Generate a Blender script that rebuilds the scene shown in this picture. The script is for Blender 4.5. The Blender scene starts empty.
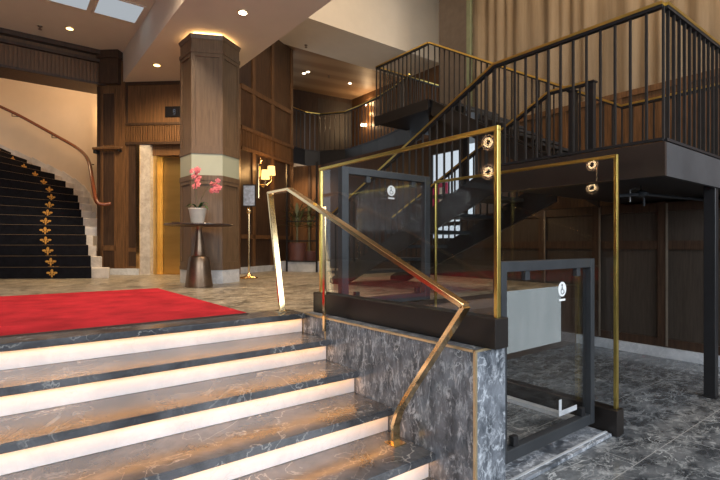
import bpy, bmesh, math, random
from mathutils import Vector, Matrix
random.seed(7)
C = bpy.context.scene.collection
PI = math.pi
CZ = 1.292                      # eye height above the lower floor
F = 468.6
UF = CZ - .532                  # upper floor level
def W(r, f):                    # right / forward of the eye -> world xy
    return (.793*r + .609*f, -.609*r + .793*f)
def XY(u, s): return W((u-360)/F*s, s)
def P(u, v, s):
    x, y = XY(u, s)
    return Vector((x, y, CZ + (245-v)/F*s))
def Z(r): return CZ + r
WL = {}

# ------------------------------------------------------------------ materials
def newmat(name):
    m = bpy.data.materials.new(name); m.use_nodes = True
    nt = m.node_tree; nt.nodes.clear()
    out = nt.nodes.new('ShaderNodeOutputMaterial')
    return m, nt, out
def N(nt, t, **kw):
    n = nt.nodes.new(t)
    for k, v in kw.items():
        if k in n.inputs: n.inputs[k].default_value = v
        else: setattr(n, k, v)
    return n
def L(nt, a, b): nt.links.new(a, b)
def c4(c): return (c[0], c[1], c[2], 1)
def ramp(nt, fac, stops, interp='LINEAR'):
    r = nt.nodes.new('ShaderNodeValToRGB'); r.color_ramp.interpolation = interp
    e = r.color_ramp.elements
    while len(e) < len(stops): e.new(.5)
    for i, (p, c) in enumerate(stops):
        e[i].position = p; e[i].color = c4(c)
    L(nt, fac, r.inputs['Fac']); return r
def coords(nt, scale=(1,1,1), rot=(0,0,0)):
    tc = nt.nodes.new('ShaderNodeTexCoord'); mp = nt.nodes.new('ShaderNodeMapping')
    mp.inputs['Scale'].default_value = scale; mp.inputs['Rotation'].default_value = rot
    L(nt, tc.outputs['Object'], mp.inputs['Vector']); return mp.outputs['Vector']
def noise(nt, vec, scale, detail=6, rough=.6, dist=0):
    n = N(nt, 'ShaderNodeTexNoise', Scale=scale, Detail=detail, Roughness=rough, Distortion=dist)
    L(nt, vec, n.inputs['Vector']); return n.outputs['Fac']
def bsdf(nt, out, rough=.5, metal=0, spec=.5):
    b = N(nt, 'ShaderNodeBsdfPrincipled', Roughness=rough, Metallic=metal)
    b.inputs['Specular IOR Level'].default_value = spec
    L(nt, b.outputs[0], out.inputs[0]); return b
def simple(name, c, rough=.5, metal=0, var=.12, scale=8, spec=.5, bump=0):
    m, nt, out = newmat(name); b = bsdf(nt, out, rough, metal, spec)
    v = coords(nt); f = noise(nt, v, scale, 4)
    lo = tuple(x*(1-var) for x in c); hi = tuple(min(1, x*(1+var)) for x in c)
    r = ramp(nt, f, [(.3, lo), (.7, hi)]); L(nt, r.outputs[0], b.inputs['Base Color'])
    if bump:
        f2 = noise(nt, v, bump[0], 3); bp = N(nt, 'ShaderNodeBump', Strength=bump[1], Distance=.004)
        L(nt, f2, bp.inputs['Height']); L(nt, bp.outputs[0], b.inputs['Normal'])
    return m
def emis(name, c, strength):
    m, nt, out = newmat(name)
    e = N(nt, 'ShaderNodeEmission', Strength=strength); e.inputs['Color'].default_value = c4(c)
    L(nt, e.outputs[0], out.inputs[0]); return m
def veins(nt, vec, scale, width, dist=1.5, detail=4):
    f = noise(nt, vec, scale, detail, .55, dist)
    s = N(nt, 'ShaderNodeMath', operation='SUBTRACT'); s.inputs[1].default_value = .5; L(nt, f, s.inputs[0])
    a = N(nt, 'ShaderNodeMath', operation='ABSOLUTE'); L(nt, s.outputs[0], a.inputs[0])
    r = ramp(nt, a.outputs[0], [(0, (1,1,1)), (width, (0,0,0))]); return r.outputs[0]
def marble(name, lo, mid, vein, rough=.15, scale=1.0, amt=.8, thin=.012, broad=.35, tile=None, aniso=(1,1,1), rot=(0,0,0), spec=.5, joint=(.25,.26,.27)):
    m, nt, out = newmat(name); b = bsdf(nt, out, rough, 0, spec)
    v = coords(nt, aniso, rot)
    base = ramp(nt, noise(nt, v, 2.2*scale, 9, .68, .3), [(.40, lo), (.60, mid)])
    v1 = veins(nt, v, 1.1*scale, thin*.55, .7, 5); v2 = veins(nt, v, 3.6*scale, thin*1.3, .5, 7)
    g1_ = ramp(nt, noise(nt, v, .9*scale, 2), [(.45, (0,0,0)), (.6, (1,1,1))])
    mv = N(nt, 'ShaderNodeMath', operation='MULTIPLY'); L(nt, v1, mv.inputs[0]); L(nt, g1_.outputs[0], mv.inputs[1]); v1 = mv.outputs[0]
    gate = ramp(nt, noise(nt, v, 1.3*scale, 3), [(.42, (0,0,0)), (.62, (1,1,1))])
    ml = N(nt, 'ShaderNodeMath', operation='MULTIPLY'); L(nt, v2, ml.inputs[0]); L(nt, gate.outputs[0], ml.inputs[1])
    cl = ramp(nt, noise(nt, v, 5*scale, 9, .72, .5), [(.52, (0,0,0)), (.66, (broad,)*3)])
    a = N(nt, 'ShaderNodeMath', operation='MAXIMUM'); L(nt, v1, a.inputs[0]); L(nt, ml.outputs[0], a.inputs[1])
    a2 = N(nt, 'ShaderNodeMath', operation='MAXIMUM'); L(nt, a.outputs[0], a2.inputs[0]); L(nt, cl.outputs[0], a2.inputs[1])
    sc = N(nt, 'ShaderNodeMath', operation='MULTIPLY'); sc.inputs[1].default_value = amt; L(nt, a2.outputs[0], sc.inputs[0])
    mx = N(nt, 'ShaderNodeMix', data_type='RGBA'); mx.inputs[7].default_value = c4(vein)
    L(nt, sc.outputs[0], mx.inputs[0]); L(nt, base.outputs[0], mx.inputs[6])
    col = mx.outputs[2]
    if tile:
        bt = N(nt, 'ShaderNodeTexBrick', offset=.5, squash=1)
        bt.inputs['Scale'].default_value = 1; bt.inputs['Mortar Size'].default_value = .003
        bt.inputs['Brick Width'].default_value = tile[0]; bt.inputs['Row Height'].default_value = tile[1]
        bt.inputs['Mortar Smooth'].default_value = .1; bt.inputs['Bias'].default_value = 0
        bt.inputs['Color1'].default_value = (.85,.85,.85,1); bt.inputs['Color2'].default_value = (1.1,1.1,1.1,1)
        bt.inputs['Mortar'].default_value = (1,1,1,1)
        L(nt, coords(nt), bt.inputs['Vector'])
        mu = N(nt, 'ShaderNodeMix', data_type='RGBA', blend_type='MULTIPLY'); mu.inputs[0].default_value = 1
        L(nt, col, mu.inputs[6]); L(nt, bt.outputs['Color'], mu.inputs[7])
        m2 = N(nt, 'ShaderNodeMix', data_type='RGBA'); m2.inputs[7].default_value = c4(joint)
        L(nt, bt.outputs['Fac'], m2.inputs[0]); L(nt, mu.outputs[2], m2.inputs[6]); col = m2.outputs[2]
    L(nt, col, b.inputs['Base Color']); return m
def wood(name, lo, hi, rough=.4, scale=1.0, grain=(14,14,.9)):
    m, nt, out = newmat(name); b = bsdf(nt, out, rough, 0, .4)
    v = coords(nt, grain); f = noise(nt, v, 3*scale, 8, .65, .3)
    r = ramp(nt, f, [(.3, lo), (.5, tuple((a+c)/2 for a, c in zip(lo, hi))), (.72, hi)])
    v2 = coords(nt, (60,60,2)); f2 = noise(nt, v2, 3, 3)
    mu = N(nt, 'ShaderNodeMix', data_type='RGBA', blend_type='MULTIPLY'); mu.inputs[0].default_value = .5
    r2 = ramp(nt, f2, [(.35, (.6,.6,.6)), (.6, (1,1,1))])
    L(nt, r.outputs[0], mu.inputs[6]); L(nt, r2.outputs[0], mu.inputs[7]); L(nt, mu.outputs[2], b.inputs['Base Color'])
    bp = N(nt, 'ShaderNodeBump', Strength=.12, Distance=.002); L(nt, f2, bp.inputs['Height']); L(nt, bp.outputs[0], b.inputs['Normal'])
    return m
def glassmat(name, tint=(.96,.97,.97), ior=1.55, rough=0.0):
    m, nt, out = newmat(name)
    lw = N(nt, 'ShaderNodeLayerWeight', Blend=.5)
    pw = N(nt, 'ShaderNodeMath', operation='POWER'); pw.inputs[1].default_value = 5; L(nt, lw.outputs['Facing'], pw.inputs[0])
    f0 = ((ior-1)/(ior+1))**2
    fr = N(nt, 'ShaderNodeMath', operation='MULTIPLY_ADD'); fr.inputs[1].default_value = 1-f0; fr.inputs[2].default_value = f0; L(nt, pw.outputs[0], fr.inputs[0])
    t = N(nt, 'ShaderNodeBsdfTransparent'); 
    f = noise(nt, coords(nt), .7, 2)
    rr = ramp(nt, f, [(0, tuple(x*.98 for x in tint)), (1, tint)]); L(nt, rr.outputs[0], t.inputs['Color'])
    g = N(nt, 'ShaderNodeBsdfGlossy', Roughness=rough)
    mx = N(nt, 'ShaderNodeMixShader'); L(nt, fr.outputs[0], mx.inputs[0]); L(nt, t.outputs[0], mx.inputs[1]); L(nt, g.outputs[0], mx.inputs[2])
    L(nt, mx.outputs[0], out.inputs[0]); return m

M = {}
M['plinth'] = marble('grey plinth marble', (.06,.07,.085), (.22,.24,.275), (.68,.72,.78), .28, 3.2, .95, .02, .9, aniso=(1.0,1.5,.7), rot=(-.6,.0,0))
M['tread'] = marble('dark polished tread marble', (.045,.046,.052), (.12,.122,.135), (.62,.6,.57), .23, 1.1, .6, .008, .10, spec=1.0)
M['riser'] = marble('white riser marble', (.70,.74,.79), (.83,.86,.90), (.55,.56,.6), .3, 1.5, .35, .01, .1)
M['lowfloor'] = marble('grey floor marble', (.04,.046,.054), (.15,.162,.178), (.66,.7,.73), .2, 2.0, .75, .014, .6, tile=(1.2,.6), joint=(.3,.31,.32), aniso=(.8,1.3,1))
M['upfloor'] = marble('brown floor marble', (.05,.042,.028), (.30,.25,.185), (.70,.64,.52), .34, 2.6, 1.0, .02, .8, aniso=(.8,1.5,1), rot=(0,0,.65))
M['skirt'] = marble('pale skirting marble', (.42,.44,.47), (.6,.62,.65), (.8,.8,.82), .3, 1.5, .4, .02, .2)
M['jamb'] = marble('cream lift surround marble', (.42,.38,.34), (.6,.56,.51), (.28,.22,.2), .25, 2.2, .5, .03, .3)
M['stairmarble'] = marble('cream stair marble', (.45,.40,.35), (.62,.56,.50), (.75,.7,.65), .3, 1.5, .3, .02, .2)
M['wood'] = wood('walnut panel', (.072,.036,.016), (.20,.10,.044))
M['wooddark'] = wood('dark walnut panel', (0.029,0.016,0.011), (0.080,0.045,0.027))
M['woodcol'] = wood('column veneer', (.105,.064,.034), (.20,.125,.07))
M['woodred'] = wood('polished mahogany', (.10,.028,.012), (.22,.065,.03), .2)
M['taupe'] = wood('taupe panel', (0.039,0.029,0.022), (0.068,0.052,0.040), .45)
M['brass'] = simple('polished brass', (.86,.62,.33), .16, 1, .08, 6)
M['gold'] = simple('yellow brass frame', (.78,.58,.16), .28, 1, .1, 9)
M['goldtrim'] = simple('pale brass trim', (.72,.56,.34), .35, .8, .1, 9)
M['bronze'] = simple('bronze metal', (.26,.185,.13), .34, .9, .15, 12, bump=(60,.15))
M['black'] = simple('black painted steel', (.014,.014,.016), .42, .0, .2, 6)
M['steel'] = simple('dark grey powder coated steel', (.04,.044,.05), .4, .2, .15, 8)
M['baluster'] = simple('baluster steel', (.045,.042,.04), .38, .5, .15, 8)
M['fascia'] = simple('brown black steel plate', (.055,.04,.034), .36, .45, .2, 2.5)
M['base'] = simple('dark bronze channel', (.022,.018,.016), .35, .3, .15, 4)
M['cream'] = simple('cream plaster', (.74,.66,.54), .8, 0, .03, 3)
M['stairwall'] = simple('warm cream plaster', (.70,.53,.36), .8, 0, .04, 2)
M['ceil'] = simple('warm white ceiling', (.70,.61,.51), .8, 0, .03, 2)
M['mezzceil'] = None
m, nt, out = newmat('swirled timber ceiling'); b = bsdf(nt, out, .5)
wv = N(nt, 'ShaderNodeTexWave', wave_type='RINGS', rings_direction='Z'); wv.inputs['Scale'].default_value = .55; wv.inputs['Distortion'].default_value = 4; wv.inputs['Detail'].default_value = 2
L(nt, coords(nt, (.5,1,1)), wv.inputs['Vector']); r = ramp(nt, wv.outputs['Fac'], [(.2, (.30,.18,.10)), (.8, (.40,.26,.15))]); L(nt, r.outputs[0], b.inputs['Base Color'])
M['mezzceil'] = m
M['red'] = simple('red carpet pile', (.37,.018,.028), .95, 0, .3, 3.5, .1, bump=(220,.6))
M['runner'] = simple('black runner pile', (.008,.008,.011), .9, 0, .3, 12, .1, bump=(180,.4))
M['emblem'] = simple('gold woven emblem', (.55,.27,.05), .8, 0, .2, 30)
M['pot'] = simple('cream ceramic', (.72,.66,.57), .4, 0, .06, 14)
M['leaf'] = simple('orchid leaf', (.045,.10,.03), .4, 0, .3, 20)
M['stem'] = simple('orchid stem', (.12,.10,.04), .5, 0, .3, 20)
M['petal'] = simple('pink orchid petal', (.80,.19,.20), .55, 0, .35, 40)
M['palm'] = simple('palm leaf', (.11,.12,.045), .45, 0, .4, 14)
M['terracotta'] = simple('dark red planter', (.13,.05,.04), .5, 0, .15, 9)
M['soil'] = simple('potting soil', (.03,.02,.015), .95, 0, .4, 60)
M['paper'] = simple('mottled sign sheet', (.42,.46,.55), .4, 0, .35, 22)
M['white'] = simple('white sticker', (.85,.87,.88), .5, 0, .02, 8)
M['ink'] = simple('dark print', (.08,.09,.1), .6, 0, .1, 8)
M['pink'] = simple('magenta poster', (.75,.06,.22), .5, 0, .4, 9)
M['screen'] = simple('black glass display', (.008,.008,.010), .1, 0, .1, 6)
M['street'] = simple('pavement', (.25,.25,.26), .8, 0, .2, 2)
M['frontwall'] = simple('pale grey render', (.55,.57,.58), .7, 0, .05, 3)
M['glass'] = glassmat('clear balustrade glass')
M['smoke'] = glassmat('smoky glass', (.95,.93,.9), 1.5)
M['reflection'] = None
m, nt, out = newmat('painted grey reflection')  # half-clear pale grey, a reflection put into the colour
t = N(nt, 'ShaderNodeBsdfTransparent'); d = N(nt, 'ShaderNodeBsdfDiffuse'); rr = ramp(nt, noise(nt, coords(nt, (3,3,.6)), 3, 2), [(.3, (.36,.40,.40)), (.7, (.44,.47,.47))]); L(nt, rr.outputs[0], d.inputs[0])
mx = N(nt, 'ShaderNodeMixShader'); mx.inputs[0].default_value = .38; L(nt, t.outputs[0], mx.inputs[1]); L(nt, d.outputs[0], mx.inputs[2]); L(nt, mx.outputs[0], out.inputs[0]); M['reflection'] = m
m, nt, out = newmat('sheer curtain fabric')
d = N(nt, 'ShaderNodeBsdfDiffuse'); tr = N(nt, 'ShaderNodeBsdfTranslucent'); rr = ramp(nt, noise(nt, coords(nt, (3,3,.15)), 2.5, 5), [(.3, (.34,.29,.225)), (.7, (.62,.54,.43))])
L(nt, rr.outputs[0], d.inputs[0]); L(nt, rr.outputs[0], tr.inputs[0]); mx = N(nt, 'ShaderNodeMixShader'); mx.inputs[0].default_value = .3
L(nt, d.outputs[0], mx.inputs[1]); L(nt, tr.outputs[0], mx.inputs[2]); L(nt, mx.outputs[0], out.inputs[0]); M['curtain'] = m
m, nt, out = newmat('brushed gold lift door'); b = bsdf(nt, out, .36, 1)
rr = ramp(nt, noise(nt, coords(nt, (.6,.6,3)), 1.5, 2), [(.3, (.66,.42,.14)), (.7, (.80,.54,.20))]); L(nt, rr.outputs[0], b.inputs['Base Color']); M['liftdoor'] = m
M['bandglass'] = simple('backlit pale glass band', (.40,.41,.30), .35, 0, .04, 5)
M['led'] = emis('warm stair light', (1, .42, .09), 12)
M['cove'] = emis('warm cove light', (1, .60, .24), 7)
M['bulb'] = emis('lamp glow', (1, .78, .5), 22)
M['ring'] = emis('globe filament glow', (1, .70, .40), 18)
M['halo'] = emis('globe halo glow', (1, .6, .34), 4)
M['down'] = emis('downlight glow', (1, .66, .25), 5)
M['downw'] = emis('neutral downlight glow', (1, .84, .62), 10)
M['panel'] = emis('cool ceiling diffuser', (.86, .93, 1), .42)
M['shade'] = emis('lit lamp shade', (1, .60, .20), 2.2)
M['daypane'] = emis('bright daylight pane', (.82, .90, 1), .8)
M['backlit'] = emis('backlit glass band', (.86, .86, .56), .28)

# ------------------------------------------------------------------ mesh builder
WF = ((0,0), (1,0), (0,1))
def frame(p, q):                    # wall frame from plan point p to q; o axis points to the left of p->q
    d = Vector((q[0]-p[0], q[1]-p[1])).normalized()
    return ((p[0], p[1]), (d.x, d.y), (-d.y, d.x))
def FP(fr, a, o): return (fr[0][0]+fr[1][0]*a+fr[2][0]*o, fr[0][1]+fr[1][1]*a+fr[2][1]*o)
class MB:
    def __init__(s): s.b = bmesh.new()
    def hexa(s, pts):
        v = [s.b.verts.new(p) for p in pts]
        for f in ((0,3,2,1),(4,5,6,7),(0,1,5,4),(1,2,6,5),(2,3,7,6),(3,0,4,7)):
            s.b.faces.new([v[i] for i in f])
        return s
    def box(s, x0, x1, y0, y1, z0, z1, fr=WF):
        q = [FP(fr, *p) for p in ((x0,y0),(x1,y0),(x1,y1),(x0,y1))]
        return s.hexa([(x,y,z0) for x,y in q]+[(x,y,z1) for x,y in q])
    def prism(s, poly, z0, z1, poly2=None):
        poly2 = poly2 or poly
        a = [s.b.verts.new((p[0],p[1],z0)) for p in poly]; b = [s.b.verts.new((p[0],p[1],z1)) for p in poly2]
        n = len(poly); s.b.faces.new(a[::-1]); s.b.faces.new(b)
        for i in range(n): s.b.faces.new((a[i], a[(i+1)%n], b[(i+1)%n], b[i]))
        return s
    def extr(s, pts, vec):          # planar polygon extruded along a vector
        vec = Vector(vec); a = [s.b.verts.new(p) for p in pts]; b = [s.b.verts.new(Vector(p)+vec) for p in pts]
        n = len(pts); s.b.faces.new(a[::-1]); s.b.faces.new(b)
        for i in range(n): s.b.faces.new((a[i], a[(i+1)%n], b[(i+1)%n], b[i]))
        return s
    def bar(s, p, q, w, h, side=None):   # rectangular bar: w sideways, h in the remaining direction
        p, q = Vector(p), Vector(q); d = (q-p).normalized()
        sd = Vector(side) if side else d.cross(Vector((0,0,1)))
        if sd.length < 1e-4: sd = Vector((1,0,0))
        sd = (sd - d*sd.dot(d)).normalized(); up = sd.cross(d)
        o = [sd*(a*w/2)+up*(b*h/2) for a,b in ((-1,-1),(1,-1),(1,1),(-1,1))]
        return s.hexa([p+x for x in o]+[q+x for x in o])
    def tube(s, pts, r, n=8, cap=True):
        pts = [Vector(p) for p in pts]; rs = r if isinstance(r, (list,tuple)) else [r]*len(pts); rings = []
        ref = None
        for i, p in enumerate(pts):
            d = (pts[min(i+1,len(pts)-1)]-pts[max(i-1,0)]).normalized()
            if ref is None: ref = d.orthogonal().normalized()
            ref = (ref-d*ref.dot(d)).normalized(); b = d.cross(ref)
            rings.append([s.b.verts.new(p+(ref*math.cos(2*PI*k/n)+b*math.sin(2*PI*k/n))*rs[i]) for k in range(n)])
        for a, c in zip(rings, rings[1:]):
            for k in range(n): s.b.faces.new((a[k], a[(k+1)%n], c[(k+1)%n], c[k]))
        if cap: s.b.faces.new(rings[0][::-1]); s.b.faces.new(rings[-1])
        return s
    def lathe(s, prof, loc, n=32, axis=None):
        loc = Vector(loc); R = Vector((0,0,1)).rotation_difference(Vector(axis)).to_matrix() if axis else Matrix.Identity(3)
        rings = [[s.b.verts.new(loc+R@Vector((r*math.cos(2*PI*k/n), r*math.sin(2*PI*k/n), z))) for k in range(n)] for r, z in prof]
        for a, c in zip(rings, rings[1:]):
            for k in range(n): s.b.faces.new((a[k], a[(k+1)%n], c[(k+1)%n], c[k]))
        s.b.faces.new(rings[0][::-1]); s.b.faces.new(rings[-1]); return s
    def poly(s, pts): s.b.faces.new([s.b.verts.new(p) for p in pts]); return s
    def build(s, name, mat, parent=None, bevel=0, smooth=False, kind=None, seg=1):
        if bevel:
            bmesh.ops.bevel(s.b, geom=[e for e in s.b.edges if e.is_manifold], offset=bevel, segments=seg, affect='EDGES', clamp_overlap=True)
        bmesh.ops.recalc_face_normals(s.b, faces=s.b.faces)
        if parent is not None:
            bmesh.ops.translate(s.b, verts=s.b.verts, vec=-WL[parent.name])
        me = bpy.data.meshes.new(name); s.b.to_mesh(me); s.b.free(); me.materials.append(mat)
        if smooth:
            for p in me.polygons: p.use_smooth = True
            try: me.set_sharp_from_angle(angle=math.radians(38))
            except Exception: pass
        o = bpy.data.objects.new(name, me); C.objects.link(o)
        if parent is not None: o.parent = parent; WL[o.name] = WL[parent.name]
        else: WL[o.name] = Vector((0,0,0))
        if kind: o['kind'] = kind
        return o
def thing(name, label, cat, loc, group=None):
    o = bpy.data.objects.new(name, None); C.objects.link(o); o.location = loc; o.empty_display_size = .1
    WL[o.name] = Vector(loc); o['label'] = label; o['category'] = cat
    if group: o['group'] = group
    return o
def tag(o, label, cat, group=None):
    o['label'] = label; o['category'] = cat
    if group: o['group'] = group
    return o
def copy_tree(root, loc, label):
    r = root.copy(); C.objects.link(r); r.location = loc; r['label'] = label; WL[r.name] = Vector(loc)
    for ch in list(root.children):
        c = ch.copy(); C.objects.link(c); c.parent = r
        for g in ch.children:
            d = g.copy(); C.objects.link(d); d.parent = c
    return r
def struct(o): o['kind'] = 'structure'; return o
def lamp(name, typ, loc, power, color, size=.1, spot=None, target=None, parent=None, blend=.6):
    ld = bpy.data.lights.new(name, typ); ld.energy = power; ld.color = color
    if typ == 'AREA':
        ld.shape = 'RECTANGLE'; ld.size, ld.size_y = size
    else: ld.shadow_soft_size = size
    if typ == 'SPOT': ld.spot_size = math.radians(spot); ld.spot_blend = blend
    o = bpy.data.objects.new(name, ld); C.objects.link(o); o.location = loc
    if target is not None:
        o.rotation_euler = (Vector(target)-Vector(loc)).to_track_quat('-Z', 'Y').to_euler()
    return o

# ------------------------------------------------------------------ floors
struct(MB().box(-6, 6.3, -3.2, 3.2, -.12, 0).build('floor_lower', M['lowfloor']))
struct(MB().prism([(-6,3.44),(1.9,3.44),(1.9,3.2),(9.5,3.2),(9.5,15),(-6,15)], -.1, UF).build('floor_upper', M['upfloor']))

# ------------------------------------------------------------------ entrance steps with lit nosings
st = thing('marble_staircase', 'wide entrance steps of dark marble treads and lit white risers', 'stairs', (0, 2.4, 0))
RISE, GO = .152, .345
for k in range(5):
    y0 = 3.16 - GO*k; zt = UF - RISE*k
    yb = 3.438 if k == 0 else y0 + GO + .06
    MB().box(-5.5, 1.895, y0, yb, zt-.042, zt).build('tread', M['tread'], st, bevel=.007, seg=2)
    MB().box(-5.5, 1.893, y0+.058, y0+.075, zt-RISE+.001, zt-.043).build('riser', M['riser'], st)
    MB().box(-5.5, 1.88, y0+.016, y0+.034, zt-.0432, zt-.0424).build('light_strip', M['led'], st)
body = MB()
for k in range(5):
    y0 = 3.16 - GO*k; zt = UF - RISE*k
    body.box(-5.5, 1.89, y0+.076, 3.43, zt-RISE+.0005 if k < 4 else 0, zt-.0425)
body.build('stair_core', M['plinth'], st)

# ------------------------------------------------------------------ plinth beside the steps
pl = thing('marble_plinth', 'grey veined marble plinth wall between the steps and the platform lift', 'plinth', (2.02, 2.3, 0))
MB().box(1.9, 2.15, 1.52, 3.2, 0, UF-.002).build('plinth_body', M['plinth'], pl)
tb = MB()
tb.box(1.892, 1.906, 1.52, 3.2, UF-.012, UF+.001)
tb.build('brass_top_trim', M['goldtrim'], pl)
MB().box(1.892, 1.907, 1.512, 1.527, 0, UF+.001).build('brass_corner_trim', M['goldtrim'], pl)
MB().box(1.895, 1.905, 2.885, 2.897, UF-.35, UF-.012).build('brass_joint_trim', M['goldtrim'], pl)
MB().box(1.907, 2.15, 1.513, 1.523, UF-.010, UF+.001).build('brass_end_trim', M['goldtrim'], pl)

# ------------------------------------------------------------------ brass stair handrail
HX = 1.80
hr = thing('brass_handrail', 'polished brass handrail slanting down over the entrance steps', 'handrail', (HX, 3.37, UF))
def hp(y, z): return (HX, y, Z(z))
MB().bar(hp(3.37,-.53), hp(3.585,.437), .05, .022, (1,0,0)).build('post', M['brass'], hr, bevel=.003)
MB().bar(hp(3.60,.437), hp(3.24,.437), .05, .024, (1,0,0)).build('top_bar', M['brass'], hr, bevel=.003)
MB().bar(hp(3.25,.437), hp(1.497,-.300), .05, .028, (1,0,0)).build('sloping_bar', M['brass'], hr, bevel=.003)
lb = MB(); pts = [(1.497,-.300),(1.86,-.78),(1.975,-.94),(2.01,-1.03),(2.01,-1.138)]
for a, b in zip(pts, pts[1:]): lb.bar(hp(*a), hp(*b), .05, .022, (1,0,0))
lb.build('post', M['brass'], hr)
MB().box(HX-.045, HX+.045, 1.965, 2.055, Z(-1.140), Z(-1.132)).build('foot_plate', M['brass'], hr)
MB().box(HX-.045, HX+.045, 3.325, 3.415, UF, UF+.007).build('foot_plate', M['brass'], hr)
MB().bar((1.885, 2.885, UF-.1), (1.885, 2.885, Z(.283)), .03, .014, (0,1,0)).build('middle_post', M['brass'], hr, bevel=.002)
MB().bar((1.885, 2.885, Z(.27)), (HX, 2.885, Z(.275)), .02, .012).build('bracket', M['brass'], hr)

# ------------------------------------------------------------------ glass balustrades of the platform lift
def balustrade(label, x, y0, y1, zb0, zb1, ztop, bw):
    t = thing('glass_balustrade', label, 'balustrade', (x, (y0+y1)/2, zb0))
    MB().box(x-bw, x+bw, y0-.03, y1+.03, zb0, zb1).build('base_channel', M['base'], t, bevel=.004)
    MB().box(x-.006, x+.006, y0+.01, y1-.01, zb1-.01, ztop-.01).build('glass_pane', M['glass'], t)
    MB().box(x-.014, x+.014, y0-.012, y1+.012, ztop-.022, ztop).build('top_rail', M['gold'], t, bevel=.002)
    MB().box(x-.014, x+.014, y0-.012, y0+.012, zb1, ztop-.022).build('end_post', M['gold'], t, bevel=.002)
    MB().box(x-.010, x+.010, y1-.010, y1+.010, zb1, ztop-.022).build('end_post', M['gold'], t, bevel=.002)
    return t
balustrade('gold framed glass panel standing on the marble plinth behind the handrail', 2.04, 1.49, 3.17, UF-.0, Z(-.375), Z(.617), .055)
b2 = balustrade('gold framed glass panel standing on the lower floor right of the lift gate', 3.33, 1.47, 3.14, 0.0, Z(-1.115), Z(.617), .05)

# ------------------------------------------------------------------ lift gates
def sticker(par, x, y, z, r):
    par = MB().lathe([(r,-.001),(r,.001)], (x, y, z), 28, (0,-1,0)).build('round_sticker', M['white'], par)
    ic = MB(); yy = y-.003
    ic.lathe([(r*.16,-.0005),(r*.16,.0005)], (x-r*.12, yy, z+r*.55), 14, (0,-1,0))
    ic.bar((x-r*.12,yy,z+r*.35), (x-r*.05,yy,z-r*.1), r*.18, .001, (1,0,0))
    ic.bar((x-r*.05,yy,z-r*.08), (x+r*.3,yy,z-r*.1), r*.05, .001, (0,1,0)); ic.bar((x+r*.3,yy,z-r*.06), (x+r*.42,yy,z-r*.5), r*.12, .001, (1,0,0))
    for i in range(9):
        a0 = math.radians(100+i*26); a1 = a0+math.radians(27)
        ic.bar((x+r*.38*math.cos(a0)-r*.02,yy,z-r*.28+r*.38*math.sin(a0)), (x+r*.38*math.cos(a1)-r*.02,yy,z-r*.28+r*.38*math.sin(a1)), r*.1, .001, (math.cos(a0),0,math.sin(a0)))
    ic.build('wheelchair_symbol', M['ink'], par)
def gate(label, x0, x1, y, z0, z1, pw, reflection, stx, stz, hdl):
    t = thing('lift_gate', label, 'gate', ((x0+x1)/2, y, z0))
    MB().box(x0, x0+pw, y-.03, y+.03, z0, z1).build('side_post', M['steel'], t, bevel=.003)
    MB().box(x1-pw, x1, y-.03, y+.03, z0, z1).build('side_post', M['steel'], t, bevel=.003)
    MB().box(x0+pw, x1-pw, y-.028, y+.028, z1-.06, z1).build('top_rail', M['steel'], t, bevel=.003)
    MB().box(x0+pw, x1-pw, y-.028, y+.028, z0, z0+.07).build('bottom_rail', M['steel'], t, bevel=.003)
    MB().box(x0+pw+.012, x1-pw-.02, y-.005, y+.005, z0+.085, z1-.085).build('glass_pane', M['glass'], t); gp_ = t
    for cx in (x0+pw+.20, x1-pw-.16):
        MB().box(cx, cx+.045, y-.016, y+.016, z1-.115, z1-.06).build('clamp', M['steel'], t, bevel=.002)
    for cx in (x0+pw+.08, x1-pw-.10):
        MB().box(cx, cx+.045, y-.018, y+.018, z0+.07, z0+.125).build('clamp', M['black'], t, bevel=.002)
    sticker(t, stx, y-.008, stz, .047)
    MB().box(stx-.036, stx+.036, y-.009, y-.0065, stz-.075, stz-.062).build('caption_strip', M['white'], t)
    if reflection:
        MB().box(x0+pw+.012, reflection, y-.0085, y-.0065, Z(-.615), Z(-.262)).build('painted_reflection', M['reflection'], t)  # pale sheet painted in for a reflection on the gate glass
        e = MB(); e.box(x1-.42, x1-.39, y-.009, y-.0065, z0+.16, z0+.235); e.box(x1-.42, x1-.2, y-.009, y-.0065, z0+.13, z0+.162)
        e.build('corner_mark', M['skirt'], t)
    return t
g1 = gate('low grey steel and glass gate on the ground floor beside the plinth', 2.19, 3.238, 1.6, Z(-1.222), Z(-.092), .05, 2.84, 2.856, Z(-.283), True)
g2 = gate('upper grey steel and glass gate at the far end of the lift enclosure', 2.24, 3.28, 3.19, UF+.01, Z(.655), .07, None, 2.80, Z(.49), True)
tr = thing('metal_threshold', 'flat metal threshold strip on the floor below the low gate', 'threshold', (2.7, 1.52, 0))
MB().box(2.16, 3.27, 1.47, 1.66, 0.0, .022).build('ramp_plate', M['plinth'], tr, bevel=.004)
MB().box(2.16, 3.27, 1.50, 1.515, .022, .027).build('edge_strip', M['skirt'], tr)
pf = thing('lift_platform', 'low platform of the wheelchair lift inside the glass enclosure', 'lift', (2.7, 2.4, 0))
MB().box(2.17, 3.26, 1.68, 3.12, 0.0, .045).build('deck', M['lowfloor'], pf)
MB().box(3.20, 3.26, 1.68, 3.12, .045, .075).build('kerb', M['skirt'], pf)
struct(MB().box(2.155, 6.1, 3.17, 3.199, 0, UF).build('wall_pit', M['wooddark']))

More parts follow.
